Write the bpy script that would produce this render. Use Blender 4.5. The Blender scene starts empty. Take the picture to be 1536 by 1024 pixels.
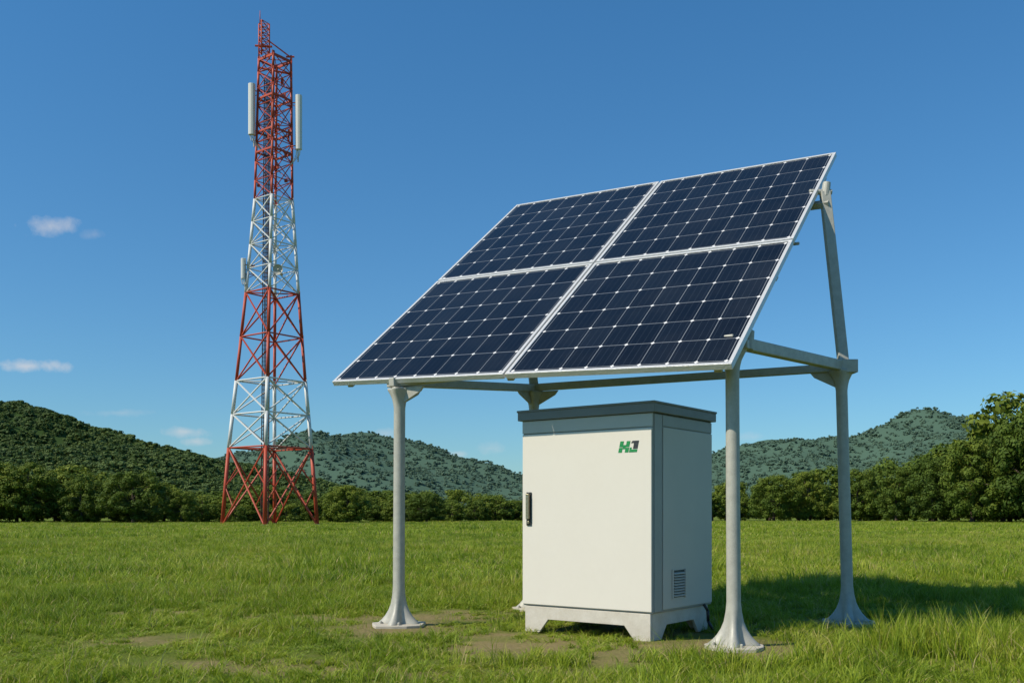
import bpy, math, random
import numpy as np
from mathutils import Vector, Matrix, noise
random.seed(7); np.random.seed(7)
S = bpy.context.scene
COL = S.collection
S.view_settings.view_transform = 'Standard'
S.view_settings.look = 'None'
S.view_settings.exposure = 0
F = 1460.0; CX = 768.0; HY = 770.0; CH = 1.1   # survey constants of the site

# ------------------------------------------------------------------ helpers
class MB:
    def __init__(s): s.v=[]; s.f=[]; s.m=[]
    def poly(s, pts, mat=0):
        b=len(s.v); s.v += [tuple(p) for p in pts]; s.f.append(tuple(range(b,b+len(pts)))); s.m.append(mat)
    def box(s, o, a, b, c, mat=0):
        o=Vector(o);a=Vector(a);b=Vector(b);c=Vector(c)
        if a.cross(b).dot(c) < 0: a,b=b,a
        k=len(s.v)
        s.v += [tuple(p) for p in (o,o+a,o+a+b,o+b,o+c,o+a+c,o+a+b+c,o+b+c)]
        for q in ((0,3,2,1),(4,5,6,7),(0,1,5,4),(1,2,6,5),(2,3,7,6),(3,0,4,7)):
            s.f.append(tuple(k+i for i in q)); s.m.append(mat)
    def tube(s, p0, p1, r0, r1=None, n=8, mat=0):
        p0=Vector(p0);p1=Vector(p1); r1=r0 if r1 is None else r1
        d=(p1-p0).normalized(); u=d.orthogonal().normalized(); w=d.cross(u)
        k=len(s.v)
        for p,r in ((p0,r0),(p1,r1)):
            for i in range(n):
                t=2*math.pi*i/n; s.v.append(tuple(p+u*(math.cos(t)*r)+w*(math.sin(t)*r)))
        for i in range(n):
            j=(i+1)%n; s.f.append((k+i,k+j,k+n+j,k+n+i)); s.m.append(mat)
        s.f.append(tuple(k+i for i in reversed(range(n)))); s.m.append(mat)
        s.f.append(tuple(k+n+i for i in range(n))); s.m.append(mat)
    def beam(s, p0, p1, w, h, mat=0, up=(0,0,1)):
        p0=Vector(p0);p1=Vector(p1); d=(p1-p0); up=Vector(up)
        sd=d.cross(up).normalized(); u=sd.cross(d).normalized()
        s.box(p0-sd*w/2-u*h/2, d, sd*w, u*h, mat)
    def prism(s, pts, ext, mat=0):
        pts=[Vector(p) for p in pts]; ext=Vector(ext); n=len(pts)
        nrm=Vector((0,0,0))
        for i in range(n): nrm += pts[i].cross(pts[(i+1)%n])
        if nrm.dot(ext)<0: pts.reverse()
        k=len(s.v); s.v += [tuple(p) for p in pts]+[tuple(p+ext) for p in pts]
        s.f.append(tuple(k+i for i in reversed(range(n)))); s.m.append(mat)
        s.f.append(tuple(k+n+i for i in range(n))); s.m.append(mat)
        for i in range(n):
            j=(i+1)%n; s.f.append((k+i,k+j,k+n+j,k+n+i)); s.m.append(mat)
    def lathe(s, base, prof, n=24, lobes=None, mat=0):
        k=len(s.v); base=Vector(base)
        for z,r,l in prof:
            for i in range(n):
                t=2*math.pi*i/n
                rr=r+l*(abs(math.cos(t*2.0+0.5))**2.2) if lobes else r
                s.v.append((base.x+math.cos(t)*rr, base.y+math.sin(t)*rr, base.z+z))
        for a in range(len(prof)-1):
            for i in range(n):
                j=(i+1)%n; s.f.append((k+a*n+i,k+a*n+j,k+(a+1)*n+j,k+(a+1)*n+i)); s.m.append(mat)
        s.f.append(tuple(k+i for i in reversed(range(n)))); s.m.append(mat)
        e=k+(len(prof)-1)*n
        s.f.append(tuple(e+i for i in range(n))); s.m.append(mat)
    def obj(s, name, mats, parent=None, smooth=False, bevel=0):
        me=bpy.data.meshes.new(name); me.from_pydata(s.v,[],s.f)
        for m in mats: me.materials.append(m)
        me.polygons.foreach_set('material_index', s.m)
        if smooth: me.shade_smooth()
        me.update()
        o=bpy.data.objects.new(name,me); COL.objects.link(o)
        if parent: o.parent=parent
        if bevel:
            b=o.modifiers.new('bev','BEVEL'); b.width=bevel; b.segments=2; b.limit_method='ANGLE'
        return o
def empty(name):
    e=bpy.data.objects.new(name,None); COL.objects.link(e); e.empty_display_size=.3; return e

class NT:
    def __init__(s, tree): s.t=tree; s.n=tree.nodes; s.l=tree.links
    def new(s, typ, **kw):
        n=s.n.new(typ)
        for k,v in kw.items(): setattr(n,k,v)
        return n
    def put(s, sock, val):
        if isinstance(val, bpy.types.NodeSocket): s.l.new(val, sock)
        else: sock.default_value=val
    def m(s, op, a, b=None, c=None, clamp=False):
        n=s.n.new('ShaderNodeMath'); n.operation=op; n.use_clamp=clamp
        s.put(n.inputs[0],a)
        if b is not None: s.put(n.inputs[1],b)
        if c is not None: s.put(n.inputs[2],c)
        return n.outputs[0]
    def mix(s, fac, a, b, blend='MIX'):
        n=s.n.new('ShaderNodeMix'); n.data_type='RGBA'; n.blend_type=blend
        s.put(n.inputs[0],fac); s.put(n.inputs[6],a); s.put(n.inputs[7],b)
        return n.outputs[2]
    def noise(s, scale, detail=4, vec=None, rough=.55):
        n=s.n.new('ShaderNodeTexNoise'); n.inputs['Scale'].default_value=scale; n.inputs['Detail'].default_value=detail
        n.inputs['Roughness'].default_value=rough
        if vec is not None: s.l.new(vec,n.inputs['Vector'])
        return n.outputs[0]
    def ramp(s, fac, stops):
        n=s.n.new('ShaderNodeValToRGB'); e=n.color_ramp.elements
        while len(e)<len(stops): e.new(.5)
        for i,(p,c) in enumerate(stops): e[i].position=p; e[i].color=c if len(c)==4 else (*c,1)
        s.put(n.inputs[0],fac); return n.outputs[0]
def mat(name):
    m=bpy.data.materials.new(name); m.use_nodes=True
    t=NT(m.node_tree); return m,t,m.node_tree.nodes['Principled BSDF']
def c4(c): return (*c,1)
def painted(name, col, rough=.45, metal=0, dirt=.25, dcol=None, nscale=6, bump=.02):
    m,t,b=mat(name)
    pos=t.new('ShaderNodeNewGeometry').outputs['Position']
    n1=t.noise(nscale,6,pos,.65); n2=t.noise(nscale*9,3,pos)
    f=t.m('MULTIPLY', t.m('SUBTRACT', t.m('ADD',n1,t.m('MULTIPLY',n2,.4)), .5,clamp=True), dirt*1.6, clamp=True)
    dcol = dcol or tuple(x*.55 for x in col)
    t.l.new(t.mix(f,c4(col),c4(dcol)), b.inputs['Base Color'])
    t.put(b.inputs['Roughness'], t.m('ADD',rough-.08,t.m('MULTIPLY',n1,.2)))
    b.inputs['Metallic'].default_value=metal
    bp=t.new('ShaderNodeBump'); bp.inputs['Strength'].default_value=.25; bp.inputs['Distance'].default_value=bump
    t.l.new(n2,bp.inputs['Height']); t.l.new(bp.outputs[0],b.inputs['Normal'])
    return m

# ------------------------------------------------------------------ materials
M_alu   = painted('aluminium_frame',(.66,.655,.64),.38,.25,.2)
M_galv  = painted('galvanised_steel',(.46,.445,.385),.5,.08,.8,(.25,.25,.22),14,.004)
M_back  = painted('panel_backsheet',(.5,.52,.53),.6)
M_conc  = painted('concrete',(.50,.46,.38),.9,0,.6,None,12,.01)
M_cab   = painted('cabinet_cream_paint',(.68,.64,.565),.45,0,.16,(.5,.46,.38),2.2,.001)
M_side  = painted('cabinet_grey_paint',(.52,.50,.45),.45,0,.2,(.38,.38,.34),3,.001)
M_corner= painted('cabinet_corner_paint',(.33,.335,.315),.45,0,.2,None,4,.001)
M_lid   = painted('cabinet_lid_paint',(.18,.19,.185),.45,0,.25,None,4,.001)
M_plin  = painted('cabinet_plinth_paint',(.60,.56,.49),.5,0,.6,(.3,.25,.17),7,.001)
M_dark  = painted('dark_rubber',(.02,.022,.022),.4)
M_chrome= painted('handle_metal',(.34,.30,.20),.3,.7)
M_green = painted('logo_green',(.01,.24,.06),.4)
M_black = painted('logo_black',(.03,.03,.035),.4)
M_red   = painted('tower_red_paint',(.46,.058,.020),.55,0,.6,(.20,.035,.025),1.2,.002)
M_white = painted('tower_white_paint',(.62,.63,.62),.5,0,.4,(.42,.43,.42),1.2,.002)
M_ant   = painted('antenna_white',(.66,.65,.61),.4,0,.2,None,2,.001)
M_cable = painted('cable_ladder_brown',(.06,.03,.022),.7)

def pv_material():
    m,t,b=mat('pv_glass_cells')
    uv=t.new('ShaderNodeTexCoord').outputs['UV']
    sx=t.new('ShaderNodeSeparateXYZ'); t.l.new(uv,sx.inputs[0])
    U=t.m('MULTIPLY',sx.outputs[0],8.0); V=t.m('MULTIPLY',sx.outputs[1],6.0)
    fu=t.m('FRACT',U); fv=t.m('FRACT',V)
    du=t.m('MINIMUM',fu,t.m('SUBTRACT',1.0,fu)); dv=t.m('MINIMUM',fv,t.m('SUBTRACT',1.0,fv))
    dum=t.m('MULTIPLY',du,.265); dvm=t.m('MULTIPLY',dv,.385)
    line=t.m('LESS_THAN',t.m('MINIMUM',dum,t.m('MULTIPLY',dvm,.8)),.0030)
    dia=t.m('LESS_THAN',t.m('ADD',dum,dvm),.022)
    bus=t.m('LESS_THAN',t.m('ABSOLUTE',t.m('SUBTRACT',t.m('FRACT',t.m('MULTIPLY',fu,4.0)),.5)),.035)
    cell=t.new('ShaderNodeCombineXYZ'); t.l.new(t.m('FLOOR',U),cell.inputs[0]); t.l.new(t.m('FLOOR',V),cell.inputs[1])
    oi=t.new('ShaderNodeNewGeometry')
    wn=t.new('ShaderNodeTexWhiteNoise'); wn.noise_dimensions='3D'; t.l.new(cell.outputs[0],wn.inputs['Vector'])
    base=t.mix(wn.outputs[0],(.0045,.006,.010,1),(.008,.011,.017,1))
    base=t.mix(t.m('MULTIPLY',bus,.5),base,(.04,.05,.065,1))
    base=t.mix(t.m('MULTIPLY',line,.62),base,(.34,.36,.38,1))
    base=t.mix(dia,base,(.72,.71,.70,1))
    dust=t.noise(1.7,6,oi.outputs['Position'],.65)
    base=t.mix(t.m('MULTIPLY',t.m('SUBTRACT',dust,.45,clamp=True),.08),base,(.3,.3,.28,1))
    t.l.new(base,b.inputs['Base Color'])
    t.put(b.inputs['Roughness'],t.m('ADD',.10,t.m('MULTIPLY',dust,.14)))
    b.inputs['Specular IOR Level'].default_value=.18
    return m
M_pv=pv_material()

def leaf_mat(name, stops, transl=.25, tc=(.16,.22,.02), big=0.0, bscale=.01):
    m,t,b=mat(name)
    at=t.new('ShaderNodeAttribute'); at.attribute_name='tint'
    oi=t.new('ShaderNodeObjectInfo')
    f=t.m('ADD',t.m('MULTIPLY',at.outputs['Fac'],.55),t.m('MULTIPLY',oi.outputs['Random'],.45))
    if big:
        pos=t.new('ShaderNodeNewGeometry').outputs['Position']
        nb=t.noise(bscale,4,pos,.6)
        f=t.m('ADD',f,t.m('MULTIPLY',t.m('SUBTRACT',nb,.5),big),clamp=True)
    c=t.ramp(f,stops)
    t.l.new(c,b.inputs['Base Color']); b.inputs['Roughness'].default_value=.65; b.inputs['Specular IOR Level'].default_value=.2
    tr=t.new('ShaderNodeBsdfTranslucent'); t.l.new(t.mix(.5,c,c4(tc)),tr.inputs['Color'])
    mx=t.new('ShaderNodeMixShader'); mx.inputs[0].default_value=transl
    out=t.n['Material Output']; t.l.new(b.outputs[0],mx.inputs[1]); t.l.new(tr.outputs[0],mx.inputs[2]); t.l.new(mx.outputs[0],out.inputs[0])
    return m
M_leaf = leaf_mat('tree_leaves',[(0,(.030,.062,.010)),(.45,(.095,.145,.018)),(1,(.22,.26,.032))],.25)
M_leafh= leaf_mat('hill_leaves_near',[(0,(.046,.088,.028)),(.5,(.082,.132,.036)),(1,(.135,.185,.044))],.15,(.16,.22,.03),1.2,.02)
M_leaff= leaf_mat('hill_leaves_far_haze_tint',[(0,(.080,.140,.105)),(.5,(.100,.168,.115)),(1,(.125,.195,.125))],.1,(.10,.17,.11),1.2,.008)  # aerial haze painted into the leaf colour as a bluer, paler green
M_bark = painted('bark',(.09,.065,.045),.9,0,.5,None,5,.02)

def grass_mat():
    m,t,b=mat('grass_blades')
    at=t.new('ShaderNodeAttribute'); at.attribute_name='tint'
    oi=t.new('ShaderNodeObjectInfo')
    pos=t.new('ShaderNodeNewGeometry').outputs['Position']
    mp=t.new('ShaderNodeMapping'); mp.inputs['Scale'].default_value=(1,.6,0); t.l.new(pos,mp.inputs[0])
    n1=t.noise(.22,6,mp.outputs[0],.7); n2=t.noise(1.6,3,mp.outputs[0],.6)
    f=t.m('ADD',t.m('MULTIPLY',at.outputs['Fac'],.62),t.m('MULTIPLY',oi.outputs['Random'],.12))
    f=t.m('ADD',f,t.m('MULTIPLY',t.m('SUBTRACT',n1,.38),1.6))
    f=t.m('ADD',f,t.m('MULTIPLY',t.m('SUBTRACT',n2,.5),.8),clamp=True)
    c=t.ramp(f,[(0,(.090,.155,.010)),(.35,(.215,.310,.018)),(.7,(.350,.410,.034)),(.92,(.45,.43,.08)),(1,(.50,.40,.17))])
    t.l.new(c,b.inputs['Base Color']); b.inputs['Roughness'].default_value=.5; b.inputs['Specular IOR Level'].default_value=.3
    tr=t.new('ShaderNodeBsdfTranslucent'); t.l.new(c,tr.inputs['Color'])
    mx=t.new('ShaderNodeMixShader'); mx.inputs[0].default_value=.38
    out=t.n['Material Output']; t.l.new(b.outputs[0],mx.inputs[1]); t.l.new(tr.outputs[0],mx.inputs[2]); t.l.new(mx.outputs[0],out.inputs[0])
    return m
M_grass=grass_mat()

# ------------------------------------------------------------------ site functions
BARE=[(-.5,10.4,.9,.55),(-.3,8.0,.8,.45),(-1.8,6.95,.8,.40),(.5,8.0,.9,.45),(-2.1,10.4,.9,.45),(-1.1,9.4,.5,.4),(1.85,7.8,.5,.35),
      (-1.0,8.9,.9,.35),(1.0,7.3,.5,.3),(-3.2,8.4,.6,.35),(-.9,6.7,.5,.25),(3.3,9.7,.3,.25),(1.0,9.1,.9,.7),(-3.9,10.8,.7,.35),(.3,6.8,.5,.25)]
FEET=[(-1.106,9.5,.40),(1.813,7.95,.42),(3.36,9.73,.33),(.25,11.1,.3)]
def bare(x,y):
    s=0
    for bx,by,rx,ry in BARE:
        d=((x-bx)/rx)**2+((y-by)/ry)**2
        if d<9: s+=math.exp(-d)
    n=noise.noise(Vector((x*2.3,y*2.3,3.1)))*.5+noise.noise(Vector((x*6,y*6,1.1)))*.4
    v=max(0,min(1,s*.85+n*1.4*min(1,s*2)))
    for fx,fy,fr in FEET:
        dd=math.hypot(x-fx,y-fy)
        if dd<fr: v=max(v,1.1)
        elif dd<fr*1.6: v=max(v,.6)
    return v
def gz(x,y):
    if y<-5 or y>60 or abs(x)>60: return 0.0
    fade=min(1,(60-y)/20)
    return fade*(.02*noise.noise(Vector((x*.7,y*.7,0)))+.012*noise.noise(Vector((x*2.7,y*2.7,5))))
def axis(lo,hi,step,far):
    a=list(np.arange(lo,hi+1e-6,step)); s=step
    while a[-1]<far: s*=1.35; a.append(a[-1]+s)
    s=step
    while a[0]>-far: s*=1.35; a.insert(0,a[0]-s)
    return a
def make_ground():
    xs=axis(-9,11,.12,5000); ys=axis(4.5,17,.12,5000)
    V=[];D=[]
    for y in ys:
        for x in xs:
            V.append((x,y,gz(x,y))); D.append(min(1,bare(x,y)) if (-8<x<10 and 4<y<18) else 0)
    nx=len(xs)
    Fc=[(j*nx+i,j*nx+i+1,(j+1)*nx+i+1,(j+1)*nx+i) for j in range(len(ys)-1) for i in range(nx-1)]
    me=bpy.data.meshes.new('ground'); me.from_pydata(V,[],Fc); me.shade_smooth()
    a=me.attributes.new('dry','FLOAT','POINT'); a.data.foreach_set('value',D)
    m,t,b=mat('meadow_soil')
    at=t.new('ShaderNodeAttribute'); at.attribute_name='dry'
    pos=t.new('ShaderNodeNewGeometry').outputs['Position']
    n1=t.noise(3,8,pos,.7); n2=t.noise(22,6,pos,.7); n3=t.noise(.05,5,pos,.6)
    g=t.mix(n2,(.065,.095,.010,1),(.15,.19,.025,1))
    g=t.mix(t.m('MULTIPLY',n3,.4),g,(.21,.28,.03,1))
    s=t.mix(n2,(.13,.085,.045,1),(.42,.31,.17,1))
    s=t.mix(t.m('MULTIPLY',n1,.6),s,(.20,.21,.045,1))
    f=t.m('ADD',at.outputs['Fac'],t.m('MULTIPLY',t.m('SUBTRACT',n1,.5),.6),clamp=True)
    t.l.new(t.mix(f,g,s),b.inputs['Base Color']); b.inputs['Roughness'].default_value=.95; b.inputs['Specular IOR Level'].default_value=.1
    bp=t.new('ShaderNodeBump'); bp.inputs['Strength'].default_value=.9; bp.inputs['Distance'].default_value=.04
    t.l.new(n2,bp.inputs['Height']); t.l.new(bp.outputs[0],b.inputs['Normal'])
    me.materials.append(m)
    o=bpy.data.objects.new('ground',me); COL.objects.link(o)
make_ground()

# ------------------------------------------------------------------ scatter via geometry nodes
def scatter(name, pts, rots, scls, idxs, sources):
    c=bpy.data.collections.new(name+'_kit')
    for i,s in enumerate(sources):
        c.objects.link(s)
    me=bpy.data.meshes.new(name); me.from_pydata([tuple(p) for p in pts],[],[])
    a=me.attributes.new('rotz','FLOAT','POINT'); a.data.foreach_set('value',list(rots))
    a=me.attributes.new('scl','FLOAT_VECTOR','POINT'); a.data.foreach_set('vector',[x for s in scls for x in s])
    a=me.attributes.new('idx','INT','POINT'); a.data.foreach_set('value',list(idxs))
    o=bpy.data.objects.new(name,me); COL.objects.link(o)
    ng=bpy.data.node_groups.new(name+'_gn','GeometryNodeTree')
    ng.interface.new_socket('Geometry',in_out='INPUT',socket_type='NodeSocketGeometry')
    ng.interface.new_socket('Geometry',in_out='OUTPUT',socket_type='NodeSocketGeometry')
    N=ng.nodes; L=ng.links
    gi=N.new('NodeGroupInput'); go=N.new('NodeGroupOutput'); ip=N.new('GeometryNodeInstanceOnPoints')
    ci=N.new('GeometryNodeCollectionInfo'); ci.inputs[0].default_value=c
    ci.inputs['Separate Children'].default_value=True; ci.inputs['Reset Children'].default_value=True
    def na(n,dt):
        q=N.new('GeometryNodeInputNamedAttribute'); q.data_type=dt; q.inputs['Name'].default_value=n
        return [x for x in q.outputs if x.enabled and x.name=='Attribute'][0]
    cx=N.new('ShaderNodeCombineXYZ'); L.new(na('rotz','FLOAT'),cx.inputs[2])
    L.new(gi.outputs[0],ip.inputs['Points']); L.new(ci.outputs[0],ip.inputs['Instance'])
    ip.inputs['Pick Instance'].default_value=True
    L.new(na('idx','INT'),ip.inputs['Instance Index'])
    L.new(cx.outputs[0],ip.inputs['Rotation']); L.new(na('scl','FLOAT_VECTOR'),ip.inputs['Scale'])
    L.new(ip.outputs[0],go.inputs[0])
    md=o.modifiers.new('scatter','NODES'); md.node_group=ng
    return o

def mesh_np(name, V, Fc, tint, mats, mi=None):
    me=bpy.data.meshes.new(name); me.from_pydata(V,[],Fc)
    a=me.attributes.new('tint','FLOAT','POINT'); a.data.foreach_set('value',tint)
    for m in mats: me.materials.append(m)
    if mi is not None: me.polygons.foreach_set('material_index',mi)
    return bpy.data.objects.new(name,me)

def blade_patch(name,size,n,h0,h1,w,lean,seed,straw=.06):
    R=random.Random(seed); V=[];Fc=[];T=[]
    cl=[(R.uniform(-.5,.5)*size,R.uniform(-.5,.5)*size,R.uniform(.5,1.4),R.uniform(0,6.28),R.uniform(-.15,.2)) for _ in range(max(6,n//28))]
    for i in range(n):
        ct=0
        if R.random()<.78:
            q=R.choice(cl); x=q[0]+R.gauss(0,size*.045); y=q[1]+R.gauss(0,size*.045); hs=q[2]; ph=q[3]+R.gauss(0,1.0); ct=q[4]
        else:
            x=R.uniform(-.55,.55)*size; y=R.uniform(-.55,.55)*size; hs=.7; ph=R.uniform(0,6.28)
        h=R.uniform(h0,h1)*hs; ww=w*R.uniform(.7,1.3)/2
        ln=h*lean*R.uniform(.2,1.3)
        wa=R.uniform(0,6.28); ux,uy=math.cos(wa)*ww,math.sin(wa)*ww
        dx,dy=math.cos(ph)*ln,math.sin(ph)*ln
        k=len(V)
        V+= [(x-ux,y-uy,-.01),(x+ux,y+uy,-.01),(x+dx*.35-ux*.8,y+dy*.35-uy*.8,h*.55),(x+dx*.35+ux*.8,y+dy*.35+uy*.8,h*.55),(x+dx,y+dy,h*R.uniform(.85,1))]
        Fc+=[(k,k+1,k+3,k+2),(k+2,k+3,k+4)]
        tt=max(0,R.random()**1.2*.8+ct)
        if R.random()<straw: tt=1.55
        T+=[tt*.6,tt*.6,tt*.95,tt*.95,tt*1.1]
    return mesh_np(name,V,Fc,T,[M_grass])

def grass_zone(name,y0,y1,step,kit,usebare=False,hs=1.0,amp=.75):
    P=[];Ro=[];Sc=[];Id=[]
    y=y0
    while y<y1:
        hw=.60*y+2.5
        x=-hw
        while x<hw:
            px=x+random.uniform(-.5,.5)*step; py=y+random.uniform(-.5,.5)*step
            b=bare(px,py) if usebare else 0
            if random.random()>b*.95 and b<1.05:
                nn=noise.noise(Vector((px*.45,py*.6,9)))+.9*noise.noise(Vector((px*1.5,py*1.7,4)))
                z=hs*max(.38,(1+amp*nn))*(1-.6*b)
                if usebare: z*=1-.40*math.exp(-(((px+.8)/3.2)**2+((py-8.6)/2.6)**2))
                if px>3.0 and py<8.5: z*=1.35
                P.append((px,py,gz(px,py))); Ro.append(random.uniform(0,6.28))
                s=random.uniform(.9,1.2); Sc.append((s,s,z)); Id.append(random.randrange(len(kit)))
            x+=step
        y+=step
    return scatter(name,P,Ro,Sc,Id,kit)
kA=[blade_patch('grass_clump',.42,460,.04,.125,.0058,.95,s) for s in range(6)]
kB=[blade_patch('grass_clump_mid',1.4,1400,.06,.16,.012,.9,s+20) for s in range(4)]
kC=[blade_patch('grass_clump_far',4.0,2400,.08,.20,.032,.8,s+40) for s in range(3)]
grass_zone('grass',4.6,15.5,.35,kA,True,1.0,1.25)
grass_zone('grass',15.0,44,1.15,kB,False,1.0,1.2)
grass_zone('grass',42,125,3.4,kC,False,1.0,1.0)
kT=[blade_patch('tall_grass_clump',.6,34,.13,.30,.007,.75,s+60,.2) for s in range(4)]
P=[];Ro=[];Sc=[];Id=[]
for i in range(1300):
    y=random.uniform(5.2,16); x=random.uniform(-.6*y-1,.6*y+1)
    if bare(x,y)>.3: continue
    w = 1.0 if (x>3 and y<9) else (.7 if noise.noise(Vector((x*.5,y*.5,2)))>.05 else .2)
    if random.random()>w: continue
    P.append((x,y,0)); Ro.append(random.uniform(0,6.28)); s=random.uniform(.5,.9); Sc.append((s,s,s)); Id.append(random.randrange(4))
# a lusher strip of meadow left of the array
for i in range(90):
    x=-3.6+random.gauss(0,1.0); y=12.8+random.gauss(0,.35)
    P.append((x,y,0)); Ro.append(random.uniform(0,6.28)); s=random.uniform(.6,.95); Sc.append((s,s,s)); Id.append(random.randrange(4))
for (x,y) in [(1.15,8.22),(.95,8.45),(.6,8.7),(.35,8.9),(1.35,8.3),(1.6,8.65),(1.85,8.95),(.15,9.05),(1.5,7.75),(2.1,8.15),(-.75,9.35),(-1.45,9.3),(3.05,9.5),(3.65,9.6)]:
    P.append((x,y,0)); Ro.append(random.uniform(0,6.28)); Sc.append((.35,.35,.32)); Id.append(random.randrange(4))
scatter('tall_grass',P,Ro,Sc,Id,kT)

# ------------------------------------------------------------------ trees
def make_tree(name, seed, nclump=46, per=85, leaf=.11, width=1.0, low=.06, trunk=True, lm=None, bm=None, cr=(.10,.19)):
    """unit tree: height 1, crown radius ~width/2"""
    R=random.Random(seed); V=[];Fc=[];T=[];MI=[]
    cl=[]
    for i in range(nclump):
        for _ in range(30):
            a=R.uniform(0,6.283); t=R.random(); zz=low+.10+(0.80-low)*t
            prof=math.sin(math.pi*min(1,max(0,(zz-low)/(1.0-low)))**.8)**.55
            rad=width*.5*prof*(R.random()**.35)*.80*(1+.15*math.sin(a*2+seed)+.10*math.sin(a*5+seed*2))
            c=Vector((math.cos(a)*rad,math.sin(a)*rad,zz))
            if all((c-q[0]).length>.08 for q in cl): break
        r=R.uniform(*cr)*(.7+.3*width)
        cl.append((c,r,R.random()))
    for c,r,tn in cl:
        for j in range(per):
            d=Vector((R.gauss(0,1),R.gauss(0,1),R.gauss(0,1)+.25)).normalized()
            p=c+Vector((d.x,d.y,d.z*.8))*r*(R.random()**.35)*R.uniform(.8,1.15)
            if p.z<.01: p.z=R.uniform(.01,.08)
            n=(d*1.3+Vector((R.uniform(-.6,.6),R.uniform(-.6,.6),R.uniform(-.3,.8)))).normalized()
            u=n.orthogonal().normalized(); u=Matrix.Rotation(R.uniform(0,6.28),3,n)@u; w=n.cross(u)
            s=leaf*.5*R.uniform(.5,1.25)
            k=len(V)
            V+=[tuple(p+u*s),tuple(p+w*s*.65+n*s*.12),tuple(p-u*s),tuple(p-w*s*.65+n*s*.1)]
            Fc.append((k,k+1,k+2,k+3)); MI.append(0)
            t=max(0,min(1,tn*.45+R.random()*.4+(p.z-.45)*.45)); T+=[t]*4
    if trunk:
        mb=MB(); pts=[Vector((0,0,-.02)),Vector((R.uniform(-.02,.02),R.uniform(-.02,.02),.22)),Vector((R.uniform(-.04,.04),R.uniform(-.04,.04),.5)),Vector((0,0,.8))]
        rr=[.035,.026,.018,.006]
        for a in range(3): mb.tube(pts[a],pts[a+1],rr[a],rr[a+1],7)
        for a in range(7):
            q=cl[R.randrange(len(cl))][0]; st=pts[1].lerp(pts[2],R.random())
            if q.z>.25: mb.tube(st,q,.012,.004,5)
        k=len(V); V+=mb.v; Fc+=[tuple(k+i for i in f) for f in mb.f]; MI+=[1]*len(mb.f); T+=[.5]*len(mb.v)
    return mesh_np(name,V,Fc,T,[lm or M_leaf,bm or M_bark],MI)
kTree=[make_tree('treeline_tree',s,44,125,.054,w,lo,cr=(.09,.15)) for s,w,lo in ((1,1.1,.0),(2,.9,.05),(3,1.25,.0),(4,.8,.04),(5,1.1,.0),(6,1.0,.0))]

prof=[(-500,640),(-200,670),(0,688),(50,692),(100,712),(150,708),(200,716),(250,732),(290,730),(340,726),(420,732),(480,732),(520,722),(560,732),(600,734),(690,733),(780,744),(900,740),(1068,724),(1120,715),(1165,712),(1215,705),(1250,709),(1290,700),(1340,700),(1390,688),(1430,673),(1470,658),(1500,640),(1536,620),(1620,590),(2000,560)]
px_=[p[0] for p in prof]; py_=[p[1] for p in prof]
P=[];Ro=[];Sc=[];Id=[]
def depth_line(px): return float(np.interp(px,[-500,0,600,1000,1300,1540,2000],[100,112,116,150,145,118,100]))
for row,(dd,hlo,hhi,stp) in enumerate(((0,.45,.80,46),(5,.70,1.08,42),(12,.80,1.16,40))):
    px=-500
    while px<2000:
        q=px+random.uniform(-18,18)
        Y=depth_line(q)+dd+random.uniform(-3.5,3.5)
        X=(q-CX)/F*depth_line(q)
        h=((HY-np.interp(q,px_,py_))/F*depth_line(q)+CH)*random.uniform(hlo,hhi)
        w=h*random.uniform(.95,1.35)
        if h<5: w*=1.2
        P.append((X,Y,-.05)); Ro.append(random.uniform(0,6.28)); Sc.append((w,w,h)); Id.append(random.randrange(6))
        px+=stp*max(.8,h/4.6)*.8
scatter('treeline',P,Ro,Sc,Id,kTree)
def stand_tree(px,top,Y,w,seed):
    h=(HY-top)/F*Y+CH
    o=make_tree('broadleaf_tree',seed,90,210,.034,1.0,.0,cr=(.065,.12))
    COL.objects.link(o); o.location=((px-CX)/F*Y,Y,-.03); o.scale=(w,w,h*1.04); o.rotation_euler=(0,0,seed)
stand_tree(200,706,105,7.6,11)
stand_tree(42,692,107,8.0,12)
stand_tree(-20,688,106,8.2,18)
stand_tree(122,712,108,5.8,17)
stand_tree(272,734,106,4.6,21)
stand_tree(520,726,110,6.0,22)
stand_tree(640,738,111,5.2,23)
stand_tree(1345,700,124,7.0,19)
stand_tree(1400,684,118,8.0,13)
stand_tree(1458,656,113,9.4,14)
stand_tree(1552,610,107,12.0,15)
stand_tree(1505,640,116,9.5,20)
stand_tree(1290,702,134,7.0,16)
stand_tree(1160,712,138,7.6,24)
stand_tree(1215,706,140,6.6,25)

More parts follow.
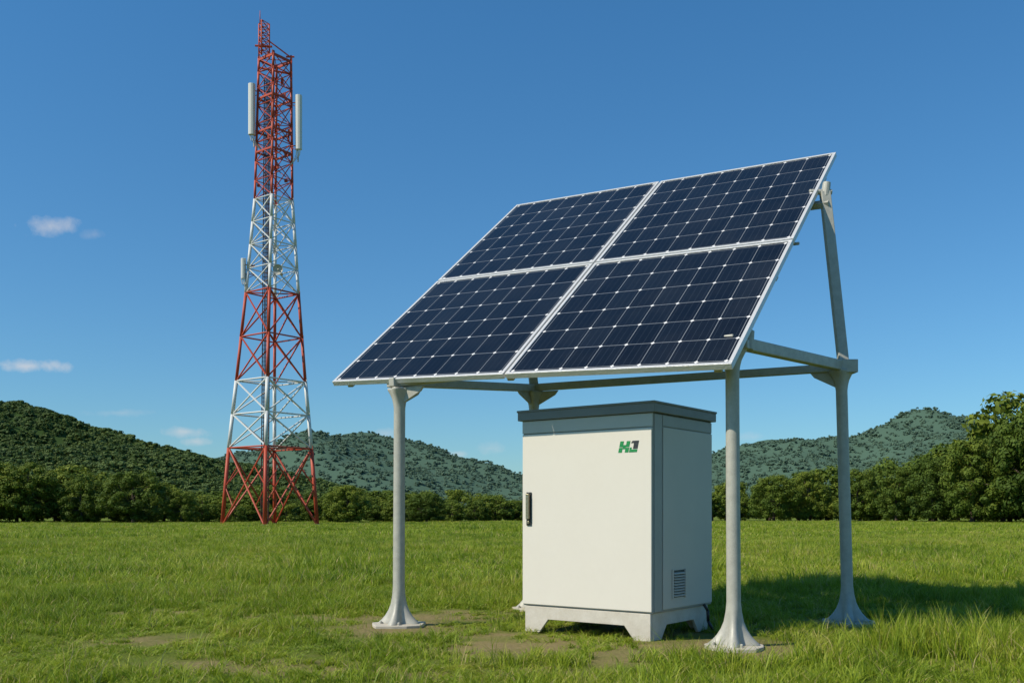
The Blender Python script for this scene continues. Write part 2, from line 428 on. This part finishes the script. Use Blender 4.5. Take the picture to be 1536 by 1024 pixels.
# ------------------------------------------------------------------ hills
def make_hill(name, table, Yr, w, x0,x1, nx, ny, col1, col2, amp):
    tx=[p[0] for p in table]; ty=[p[1] for p in table]
    def H(x,y):
        px=CX+F*x/Yr
        hr=max(0,(HY-np.interp(px,tx,ty))/F*Yr+CH)
        k=(y-Yr)/w
        if abs(k)>=1: return -2.0
        b=math.cos(k*math.pi/2)**1.15
        n=noise.noise(Vector((x/(w*.35),y/(w*.35),1)))*.6+noise.noise(Vector((x/(w*.12),y/(w*.12),2)))*.3
        return hr*b*(1+amp*n*(1-b*.6))-2.0*(1-b)
    xs=np.linspace(x0,x1,nx); ys=np.linspace(Yr-w,Yr+w,ny)
    V=[(x,y,H(x,y)) for y in ys for x in xs]
    Fc=[(j*nx+i,j*nx+i+1,(j+1)*nx+i+1,(j+1)*nx+i) for j in range(ny-1) for i in range(nx-1)]
    me=bpy.data.meshes.new(name); me.from_pydata(V,[],Fc); me.shade_smooth()
    m,t,b=mat(name+'_forest_floor'); pos=t.new('ShaderNodeNewGeometry').outputs['Position']
    n1=t.noise(20/Yr*1.0,6,pos,.7)
    t.l.new(t.mix(n1,c4(col1),c4(col2)),b.inputs['Base Color']); b.inputs['Roughness'].default_value=1; b.inputs['Specular IOR Level'].default_value=0
    me.materials.append(m); o=bpy.data.objects.new(name,me); COL.objects.link(o)
    return H
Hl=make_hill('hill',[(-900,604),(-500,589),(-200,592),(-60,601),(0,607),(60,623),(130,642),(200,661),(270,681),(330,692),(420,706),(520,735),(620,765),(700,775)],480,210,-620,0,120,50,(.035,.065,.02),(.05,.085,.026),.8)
Hf=make_hill('distant_hills',[(-600,640),(0,700),(250,702),(330,692),(380,686),(420,682),(450,675),(475,664),(495,656),(522,651),(552,655),(600,668),(640,680),(680,691),(740,706),(780,714),(850,722),(950,716),(1068,688),(1120,676),(1180,662),(1260,660),(1300,655),(1350,642),(1390,635),(1430,640),(1480,656),(1540,672),(1700,680),(2200,640)],1000,300,-1000,1050,200,50,(.065,.115,.085),(.08,.135,.095),.9)  # both ground colours are blued and lightened to paint in distance haze
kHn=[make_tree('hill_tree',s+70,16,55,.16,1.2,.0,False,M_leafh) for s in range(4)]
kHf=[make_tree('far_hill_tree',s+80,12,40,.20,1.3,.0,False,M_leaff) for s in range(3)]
def hill_scatter(name,H,x0,x1,y0,y1,st,kit,h0,h1,sink):
    P=[];Ro=[];Sc=[];Id=[]
    y=y0
    while y<y1:
        x=x0
        while x<x1:
            a=x+random.uniform(-.6,.6)*st; b=y+random.uniform(-.6,.6)*st; z=H(a,b)
            if z>4:
                h=h0+(h1-h0)*random.random()**1.6; w=h*random.uniform(1.0,1.6)
                P.append((a,b,z-h*sink)); Ro.append(random.uniform(0,6.28)); Sc.append((w,w,h)); Id.append(random.randrange(len(kit)))
            x+=st
        y+=st
    scatter(name,P,Ro,Sc,Id,kit)
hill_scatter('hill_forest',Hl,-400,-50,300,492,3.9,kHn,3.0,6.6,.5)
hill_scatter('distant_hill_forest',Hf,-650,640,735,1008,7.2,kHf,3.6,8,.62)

# ------------------------------------------------------------------ lattice tower
TD=89.0
tw=empty('communication_tower')
tab=[(790,335,475),(672,345,466),(572,356,457),(440,370,447),(300,383,438),(90,389,436),(30,390,436)]
def zt(y): return CH+(HY-y)/F*TD
ys_=[t[0] for t in tab][::-1]
def half(y): return float(np.interp(y,ys_,[(t[2]-t[1])/2 for t in tab][::-1]))/F*TD
def cen(y): return (float(np.interp(y,ys_,[(t[1]+t[2])/2 for t in tab][::-1]))-CX)/F*TD
YAW=math.radians(8)
def corner(i,y):
    a=YAW+i*math.pi/2+math.pi
    h=half(y); return Vector((cen(y)+math.cos(a)*h, TD+math.sin(a)*h, zt(y)))
levels=[788,672,622,572,506,440,404,368,334,300,272,244,216,188,160,134,110,90]
def colr(y): return 0 if (y>672 or 440<y<572 or y<300) else 1
mbl=MB(); mbb=MB()
for a,b in zip(levels[:-1],levels[1:]):
    mid=(a+b)/2; c=colr(mid); big=mid>440
    rl=.175 if mid>572 else (.145 if mid>300 else .115); rb=.076 if big else (.056 if mid>300 else .046)
    C0=[corner(i,a) for i in range(4)]; C1=[corner(i,b) for i in range(4)]
    for i in range(4):
        j=(i+1)%4
        mbl.tube(C0[i],C1[i],rl,rl,8,c)
        mbb.tube(C1[i],C1[j],rb,rb,5,c)
        if a==788:
            mbb.tube(C0[i],C1[j],rb*1.2,rb*1.2,6,c); mbb.tube(C0[j],C1[i],rb*1.2,rb*1.2,6,c)
            mm=(C0[i]+C1[i])/2; mj=(C0[j]+C1[j])/2
            mbb.tube(mm,C0[i].lerp(C1[j],.25),rb*.7,rb*.7,5,c); mbb.tube(mj,C0[j].lerp(C1[i],.25),rb*.7,rb*.7,5,c)
            mbb.tube(mm,C0[j].lerp(C1[i],.75),rb*.7,rb*.7,5,c); mbb.tube(mj,C0[i].lerp(C1[j],.75),rb*.7,rb*.7,5,c)
        else:
            mbb.tube(C0[i],C1[j],rb,rb,5,c); mbb.tube(C0[j],C1[i],rb,rb,5,c)
    if b in (672,572,440,300,188,90,368):
        mbb.tube(C1[0],C1[2],rb*.8,rb*.8,5,c); mbb.tube(C1[1],C1[3],rb*.8,rb*.8,5,c)
    for i in range(4):
        d=(C1[(i+1)%4]-C1[i]).normalized()
        mbb.beam(C1[i]+Vector((0,0,-.22)),C1[i]+Vector((0,0,.22)),.40 if big else .3,.05,c,up=d.cross(Vector((0,0,1))))
base=[corner(0,90)+Vector(v) for v in ((0,0,0),(.95,0,0),(.45,-.8,0))]
top=zt(38)-zt(90)
for k,p in enumerate(base):
    mbl.tube(p,p+Vector((0,0,top)),.08,.07,6,0)
for s in range(6):
    z0=top*s/6; z1=top*(s+1)/6
    for k in range(3):
        q=(k+1)%3
        mbb.tube(base[k]+Vector((0,0,z0)),base[q]+Vector((0,0,z1)),.04,.04,5,0)
        mbb.tube(base[k]+Vector((0,0,z1)),base[q]+Vector((0,0,z1)),.035,.035,5,0)
mbl.tube(base[0]+Vector((.1,0,top)),base[0]+Vector((.1,0,zt(18)-zt(90))),.06,.025,6,0)
mbb.tube(base[0]+Vector((-.35,0,1.2)),base[0]+Vector((1.2,0,1.1)),.09,.09,6,0)
mbb.tube(base[1]+Vector((0,0,1.6)),corner(2,90)+Vector((0,0,.3)),.06,.06,6,0)
mbb.tube(base[0]+Vector((0,0,-.8)),corner(2,110),.09,.09,6,0)
mbl.tube(corner(2,90),corner(2,82),.10,.09,6,0)
mbb.tube(corner(2,84)+Vector((-.45,0,0)),corner(2,84)+Vector((.3,0,0)),.08,.08,6,0)
mbl.obj('legs',[M_red,M_white],tw,True); mbb.obj('bracing',[M_red,M_white],tw)
mb=MB()
cx0=(399-CX)/F*TD; cx1=(404-CX)/F*TD
for dx in (-.32,-.16,-.04,.08,.18,.32):
    mb.tube((cx0+dx,TD-.5,0),(cx1+dx,TD-.5,zt(120)),.055 if abs(dx)>.2 else .045,n=5)
for k in range(110):
    t=k/110; z=.3+t*(zt(120)-.5); x=cx0+(cx1-cx0)*t
    mb.tube((x-.3,TD-.5,z),(x+.3,TD-.5,z),.032,n=4)
mb.obj('cable_ladder',[M_cable],tw)
mb=MB()
for y in (92,150,200,230): 
    cs=[corner(i,y)*1.0 for i in range(4)]
    for i in range(4): mb.beam(cs[i],cs[(i+1)%4],.12,.16)
for k in range(16):
    y=random.uniform(100,290); i=random.randrange(4); p=corner(i,y).lerp(corner((i+1)%4,y),random.random())
    mb.box(p,(random.uniform(.15,.3),0,0),(0,.2,0),(0,0,random.uniform(.2,.55)))
mb.obj('platform_rings',[M_red],tw)
def sector(px,y0,y1,wpx,side,name):
    mb=MB(); X=(px-CX)/F*TD; w=wpx/F*TD; Y=TD-.6; z0=zt(y1); z1=zt(y0)
    pts=[]
    for a in np.linspace(0,math.pi,7): pts.append((X+math.cos(a)*w/2,Y-math.sin(a)*w*.35,z0))
    pts.append((X-w/2,Y+.18,z0)); pts.append((X+w/2,Y+.18,z0))
    mb.prism(pts,(0,0,z1-z0),0)
    mb.tube((X+side*.12,Y+.35,z0-1.0),(X+side*.12,Y+.35,z1+.1),.07,n=6,mat=1)
    for z in (z0+.5,z1-.5):
        mb.tube((X,Y+.15,z),(X+side*.12,Y+.35,z),.06,n=5,mat=1)
        mb.tube((X+side*.12,Y+.35,z),(X+side*.95,TD,z),.05,n=5,mat=2)
        mb.tube((X+side*.12,Y+.35,z-.5),(X+side*.95,TD,z),.035,n=5,mat=2)
    for k in (-.15,0,.15):
        mb.tube((X+k,Y,z0),(X+k+side*.1,Y+.1,z0-.5),.05,n=6,mat=0)
        mb.tube((X+k+side*.1,Y+.1,z0-.5),(X+side*.9,TD-.2,z0-1.4),.03,n=5,mat=1)
    mb.obj(name,[M_ant,M_galv,M_red],tw,False,.02)
sector(380,130,206,10,1,'sector_antenna_a'); sector(450,147,228,9.5,-1,'sector_antenna_b')
sector(367,390,420,6,1,'small_antenna_a')
mb=MB()
c=Vector(((426-CX)/F*TD,TD-2.2,zt(413)))
k=len(mb.v); n=16
for r,o in ((.02,.22),(.22,.18),(.36,.08),(.45,-.06)):
    for i in range(n):
        a=2*math.pi*i/n; mb.v.append((c.x+math.cos(a)*r+o*.5,c.y+o*.8,c.z+math.sin(a)*r))
for a in range(3):
    for i in range(n):
        j=(i+1)%n; mb.f.append((k+a*n+i,k+a*n+j,k+(a+1)*n+j,k+(a+1)*n+i)); mb.m.append(0)
mb.tube(c,c+Vector((-.1,2.0,0)),.08,n=6)
mb.obj('dish_antenna',[M_galv],tw,True)
mb=MB()
for i in range(4):
    p=corner(i,790); mb.lathe((p.x,p.y,-.1),[(0,.45,0),(.2,.4,0),(.25,.25,0)],10)
mb.obj('foundations',[M_conc],tw)

# ------------------------------------------------------------------ solar array
sa=empty('solar_panel_array')
A=Vector((-1.831,9.9,2.442)); AB=Vector((3.512,-2.440,-.193)); AD=Vector((1.894,3.277,2.836))
N_=AB.cross(AD).normalized(); la=AB.length; ld=AD.length
def PP(p,q,h=0): return A+AB*p+AD*q+N_*h
def pbox(mb,p0,p1,q0,q1,h0,h1,mat=0):
    o=PP(p0,q0,h0); mb.box(o,AB*(p1-p0),AD*(q1-q0),N_*(h1-h0),mat)
g=.011/la; gq=.012/ld
cells=[(0,.5-g,0,.5-gq),(.5+g,1,0,.5-gq),(0,.5-g,.5+gq,1),(.5+g,1,.5+gq,1)]
fw=.034; T=.052
for n,(p0,p1,q0,q1) in enumerate(cells):
    mb=MB(); a=fw/la; b=fw/ld
    pbox(mb,p0,p1,q0,q0+b,-T,0); pbox(mb,p0,p1,q1-b,q1,-T,0)
    pbox(mb,p0,p0+a,q0+b,q1-b,-T,0); pbox(mb,p1-a,p1,q0+b,q1-b,-T,0)
    mb.obj('panel_frame_%d'%(n+1),[M_alu],sa,False,.003)
    me=bpy.data.meshes.new('pv'); vs=[PP(p0+a,q0+b,-.006),PP(p1-a,q0+b,-.006),PP(p1-a,q1-b,-.006),PP(p0+a,q1-b,-.006)]
    vs+= [v-N_*.03 for v in vs]
    me.from_pydata([tuple(v) for v in vs],[],[(0,1,2,3),(7,6,5,4)])
    uv=me.uv_layers.new(name='UVMap'); e=.012
    for i,u in enumerate([(-e,-e),(1+e,-e),(1+e,1+e),(-e,1+e),(0,0),(1,0),(1,1),(0,1)]): uv.data[i].uv=u
    me.materials.append(M_pv); me.materials.append(M_back); me.polygons[1].material_index=1
    o=bpy.data.objects.new('solar_cells_%d'%(n+1),me); COL.objects.link(o); o.parent=sa
mb=MB()
for p in (.035,.5,.965): pbox(mb,p-.008,p+.008,.015,.985,-T-.062,-T-.002)
for q in (.10,.40,.755,.93):
    pbox(mb,.01,1.024 if q==.755 else .982,q-.008,q+.008,-T-.13,-T-.064)
mb.obj('support_rails',[M_galv],sa,False,.004)
LF=Vector((-1.106,9.5,0)); RF=Vector((1.813,7.95,0)); RB=Vector((3.36,9.73,0)); LB=Vector((.25,11.1,0))
def Z(v,z): return Vector((v.x,v.y,z))
zLF,zRF,zRB,zLB=2.33,2.46,2.54,2.50
for nm,v,zt_,lean in (('post_front_left',LF,zLF,(.01,0)),('post_front_right',RF,zRF,(-.015,0)),('post_back_right',RB,zRB,(-.07,0)),('post_back_left',LB,zLB,(0,0))):
    mb=MB(); r=.062
    H=zt_-.03
    profl=[(0,.085,.135),(.02,.08,.13),(.05,.075,.10),(.09,.071,.068),(.14,.067,.040),(.2,.064,.018),(.28,r,.004),(.36,r-.004,0)]
    nseg=6
    for k in range(1,nseg): profl.append((.36+(H-.60)*k/nseg,r-.004-.003*k/nseg,0))
    profl+=[(H-.20,r-.006,0),(H-.15,r-.002,.003),(H-.10,.066,.010),(H-.055,.076,.022),(H-.02,.085,.034),(H,.088,.038)]
    mb.lathe((v.x,v.y,.02),profl,40,True)
    for i,(x,y,z) in enumerate(mb.v): mb.v[i]=(x+lean[0]*z/2.5,y+lean[1]*z/2.5,z)
    mb.obj(nm,[M_galv],sa,True)
    fb=MB(); rr=[.27*random.uniform(.85,1.12) for _ in range(11)]
    ring=[(v.x+math.cos(i*2*math.pi/11)*rr[i],v.y+math.sin(i*2*math.pi/11)*rr[i],-.05) for i in range(11)]
    fb.prism(ring,(0,0,.082)); 
    for k in range(4):
        a_=2*math.pi*(k/4+.02)
        x=v.x+math.cos(a_)*.175; y=v.y+math.sin(a_)*.175; fb.tube((x,y,.02),(x,y,.06),.016,n=6,mat=1)
    fb.obj('footing',[M_conc,M_galv],sa,False,.012)
RBt=RB+Vector((-.07,0,0))
mb=MB()
def ext(p,q,e): d=(q-p).normalized(); return p-d*e,q+d*e
b0,b1=ext(Z(LF,2.375),Z(RF,2.47),.12); mb.beam(b0,b1,.07,.075)
b0,b1=ext(Z(RF,2.50),Z(RBt,2.575),.10); mb.beam(b0,b1,.085,.10)
b0,b1=ext(Z(LB,2.535),Z(RBt,2.56),.06); mb.beam(b0,b1,.07,.08)
b0,b1=ext(Z(LF,2.38),Z(LB,2.53),.10); mb.beam(b0,b1,.072,.085)
sTop=Vector((3.215,10.0,4.40)); mb.beam(Z(RBt,2.62)+Vector((.02,0,0)),sTop,.075,.10,up=(1,0,0))
lTop=PP(.12,.75,-.19); mb.beam(Z(LB,2.56),lTop,.075,.10,up=(1,0,0))
mb.obj('frame_beams',[M_galv],sa,False,.008)
mb=MB()
d=(RBt-RF); d.z=0; d.normalize(); sd=Vector((-d.y,d.x,0))
mb.tube(Z(RF,2.44)+d*.1-sd*.07,Z(RF,2.60)+d*.12-sd*.07,.05,n=10)
mb.tube(Z(RF,2.48)+d*.02,PP(.985,.11,-.1),.05,.035,n=10)
mb.tube(sTop+Vector((.0,0,-.05)),sTop+Vector((.02,0,.10)),.05,.04,n=10)
mb.tube(sTop-Vector((.16,0,0)),sTop+Vector((.07,0,0)),.03,n=8)
mb.box(Z(RBt,2.5)+Vector((-.02,-.09,0)),(.16,0,0),(0,.14,0),(0,0,.13))
for P0,P1,zz in ((LF,RF,2.33),(LF,LB,2.33),(LB,RB,2.49),(LB,LF,2.49),(RB,LB,2.52),(RF,LF,2.42)):
    dd=(P1-P0).normalized(); nn_=Vector((-dd.y,dd.x,0))
    q=P0 if P0 is not RB else RBt
    mb.prism([Z(q,zz)+dd*.05-nn_*.012,Z(q,zz)+dd*.30-nn_*.012,Z(q,zz-.05)+dd*.26-nn_*.012,Z(q,zz-.16)+dd*.05-nn_*.012],nn_*.024)
for q in (.52,): mb.tube(PP(.99,q,-.09),PP(1.006,q,-.09),.016,n=6)
mb.obj('joint_brackets',[M_galv],sa,False,.006)

# ------------------------------------------------------------------ equipment cabinet
cb=empty('equipment_cabinet')
C0=Vector((1.208,8.32,0)); d1=Vector((-.799,.602,0)).normalized(); d2=Vector((.602,.799,0)).normalized()
W=1.379; D=1.131; ZB=.245; ZL=1.966; ZT=2.057
def Q(a,b,z): return C0+d1*a+d2*b+Vector((0,0,z))
def qbox(mb,a0,a1,b0,b1,z0,z1,mat=0): mb.box(Q(a0,b0,z0),d1*(a1-a0),d2*(b1-b0),Vector((0,0,z1-z0)),mat)
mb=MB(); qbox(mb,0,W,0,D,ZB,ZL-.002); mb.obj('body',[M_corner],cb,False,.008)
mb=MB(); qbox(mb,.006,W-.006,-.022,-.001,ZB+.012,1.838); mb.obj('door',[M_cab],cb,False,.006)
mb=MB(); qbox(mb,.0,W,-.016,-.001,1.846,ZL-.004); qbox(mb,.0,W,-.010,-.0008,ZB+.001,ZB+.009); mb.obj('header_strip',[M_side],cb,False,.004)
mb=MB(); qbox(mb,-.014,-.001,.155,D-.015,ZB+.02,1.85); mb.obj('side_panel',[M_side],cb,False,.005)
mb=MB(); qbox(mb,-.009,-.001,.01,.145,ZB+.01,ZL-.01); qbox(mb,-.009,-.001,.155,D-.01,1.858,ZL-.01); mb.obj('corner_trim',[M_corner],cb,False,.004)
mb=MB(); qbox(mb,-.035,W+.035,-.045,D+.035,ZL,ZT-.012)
mb.prism([Q(-.042,-.052,ZT-.014),Q(W+.042,-.052,ZT-.014),Q(W+.042,D+.042,ZT-.014),Q(-.042,D+.042,ZT-.014)],(0,0,.02))
mb.obj('lid',[M_lid],cb,False,.006)
def side_poly(L):
    return [(.0,.0),(.16,.0),(.26,.125),(L-.26,.125),(L-.16,.0),(L,.0),(L,ZB-.003),(0,ZB-.003)]
i0=.025
mb=MB()
mb.prism([Q(i0+s,i0-.03,z) for s,z in side_poly(W-2*i0)],d2*.03)
mb.prism([Q(i0+s,D-i0,z) for s,z in side_poly(W-2*i0)],d2*-.03)
mb.prism([Q(i0-.001,i0+.004+s,z) for s,z in side_poly(D-2*i0-.04)],d1*.03)
mb.prism([Q(W-i0+.001,i0+.004+s,z) for s,z in side_poly(D-2*i0-.04)],d1*-.03)
for a in (.03,W-.13):
    for b in (.03,D-.13): qbox(mb,a,a+.1,b,b+.1,.0,.02)
mb.obj('plinth',[M_plin],cb,False,.004)
mb=MB(); ha=1.293
qbox(mb,ha-.028,ha+.028,-.034,-.0225,.99,1.30,0)
qbox(mb,ha-.016,ha+.016,-.062,-.040,1.05,1.285,1)
qbox(mb,ha-.014,ha+.014,-.042,-.0342,1.25,1.285,1); qbox(mb,ha-.014,ha+.014,-.042,-.0342,1.05,1.08,1)
mb.tube(Q(ha,-.034,1.02),Q(ha,-.046,1.02),.014,n=12,mat=1)
mb.obj('door_handle',[M_dark,M_chrome],cb,False,.004)
mb=MB(); v0,v1,z0,z1=.32,.545,.36,.60
qbox(mb,-.0165,-.0145,v0,v1,z0,z1,0)
for k in range(9):
    z=z0+.012+k*(z1-z0-.02)/9
    mb.prism([Q(-.017,v0+.012,z),Q(-.034,v0+.012,z-.002),Q(-.034,v0+.012,z+.004),Q(-.017,v0+.012,z+.013)],d2*(v1-v0-.024),1)
qbox(mb,-.03,-.0145,v0-.012,v0,z0-.01,z1+.01,1); qbox(mb,-.03,-.0145,v1,v1+.012,z0-.01,z1+.01,1)
mb.obj('vent_grille',[M_dark,M_side],cb)
mb=MB(); a0,a1,zb,zt2=.322,.137,1.632,1.73; Lw=a0-a1; Hh=zt2-zb; e=-.0245
def lg(pts,m):
    mb.prism([Q(a0-(x+.12*y-.06)*Lw,e,zb+y*Hh) for x,y in pts],d2*.002,m)
lg([(0,0),(.19,0),(.19,.42),(0,.42)],0); lg([(0,.48),(.19,.48),(.19,1),(0,1)],0)
lg([(.20,.30),(.34,.30),(.34,.66),(.20,.66)],0)
lg([(.35,0),(.54,0),(.54,.42),(.35,.42)],0); lg([(.35,.48),(.54,.48),(.54,1),(.35,1)],0)
lg([(.58,0),(1.0,0),(1.0,.24),(.68,.24),(.68,.42),(.58,.42)],0)
lg([(.76,.29),(1.0,.29),(1.0,1),(.66,1),(.60,.80),(.76,.80)],1)
mb.obj('emblem',[M_green,M_black],cb)
mb=MB(); pts=[Q(-.02,.93,.26),Q(-.05,.95,.2),Q(-.045,.97,.1),Q(-.09,1.0,.0)]
for p,q in zip(pts,pts[1:]): mb.tube(p,q,.014,n=8)
mb.obj('conduit',[M_dark],cb,True)

# ------------------------------------------------------------------ light, sky, camera
el=math.radians(45); hd=Vector((-.90,-.43)).normalized()
s=Vector((hd.x*math.cos(el),hd.y*math.cos(el),math.sin(el)))
L=bpy.data.lights.new('sun','SUN'); L.energy=4.9; L.angle=math.radians(.53); L.color=(1,.91,.75)
lo=bpy.data.objects.new('sun',L); COL.objects.link(lo); lo.rotation_euler=s.to_track_quat('Z','Y').to_euler(); lo.location=(-20,-10,30)
w=bpy.data.worlds.new('World'); S.world=w; w.use_nodes=True
t=NT(w.node_tree); bg=t.n['Background']
sky=t.new('ShaderNodeTexSky'); sky.sky_type='NISHITA'; sky.sun_disc=False
sky.sun_elevation=el; sky.sun_rotation=math.atan2(s.x,s.y)%(2*math.pi)
sky.air_density=1.0; sky.dust_density=.3; sky.ozone_density=3.0
tc=t.new('ShaderNodeTexCoord').outputs['Generated']
sp=t.new('ShaderNodeSeparateXYZ'); t.l.new(tc,sp.inputs[0])
hz=t.m('MULTIPLY',sp.outputs[2],2.2,clamp=True)
tint=t.mix(hz,(.60,.90,1.06,1),(.50,1.08,1.36,1))
skyc=t.mix(1.0,sky.outputs[0],tint,'MULTIPLY')
yy=t.m('MAXIMUM',sp.outputs[1],.01); U=t.m('DIVIDE',sp.outputs[0],yy); V=t.m('DIVIDE',sp.outputs[2],yy)
n1=t.noise(38,6,tc,.62); 
tot=None
for px,py,sx,sy,op in ((80,338,36,16,.70),(45,549,66,11,.95),(140,352,18,8,.30),(278,647,34,8,.65),(294,662,18,6,.6),(578,650,22,8,.4),(685,680,20,6,.65),(735,672,26,10,.35),(180,619,50,6,.28),(1130,655,30,8,.3),(-300,500,120,20,.5),(1900,450,140,24,.4)):
    a=t.m('DIVIDE',t.m('SUBTRACT',U,(px-CX)/F),sx/F); b=t.m('DIVIDE',t.m('SUBTRACT',V,(HY-py)/F),sy/F)
    r=t.m('SQRT',t.m('ADD',t.m('MULTIPLY',a,a),t.m('MULTIPLY',b,b)))
    k=t.m('SUBTRACT',1.1,r); k=t.m('ADD',k,t.m('MULTIPLY',t.m('SUBTRACT',n1,.5),3.0))
    k=t.m('MULTIPLY',t.m('MULTIPLY',k,.6,clamp=True),op)
    tot=k if tot is None else t.m('MAXIMUM',tot,k)
tot=t.m('MULTIPLY',tot,t.m('GREATER_THAN',sp.outputs[1],.05))
out=t.mix(tot,skyc,(7.0,6.9,7.0,1))
t.l.new(out,bg.inputs[0]); bg.inputs[1].default_value=.10
cam=bpy.data.cameras.new('camera'); cam.lens=36*F/1536; cam.sensor_width=36; cam.shift_y=(HY-512)/1536; cam.clip_end=9000; cam.clip_start=.05
co=bpy.data.objects.new('camera',cam); COL.objects.link(co); co.location=(0,0,CH); co.rotation_euler=(math.pi/2,0,0)
S.camera=co
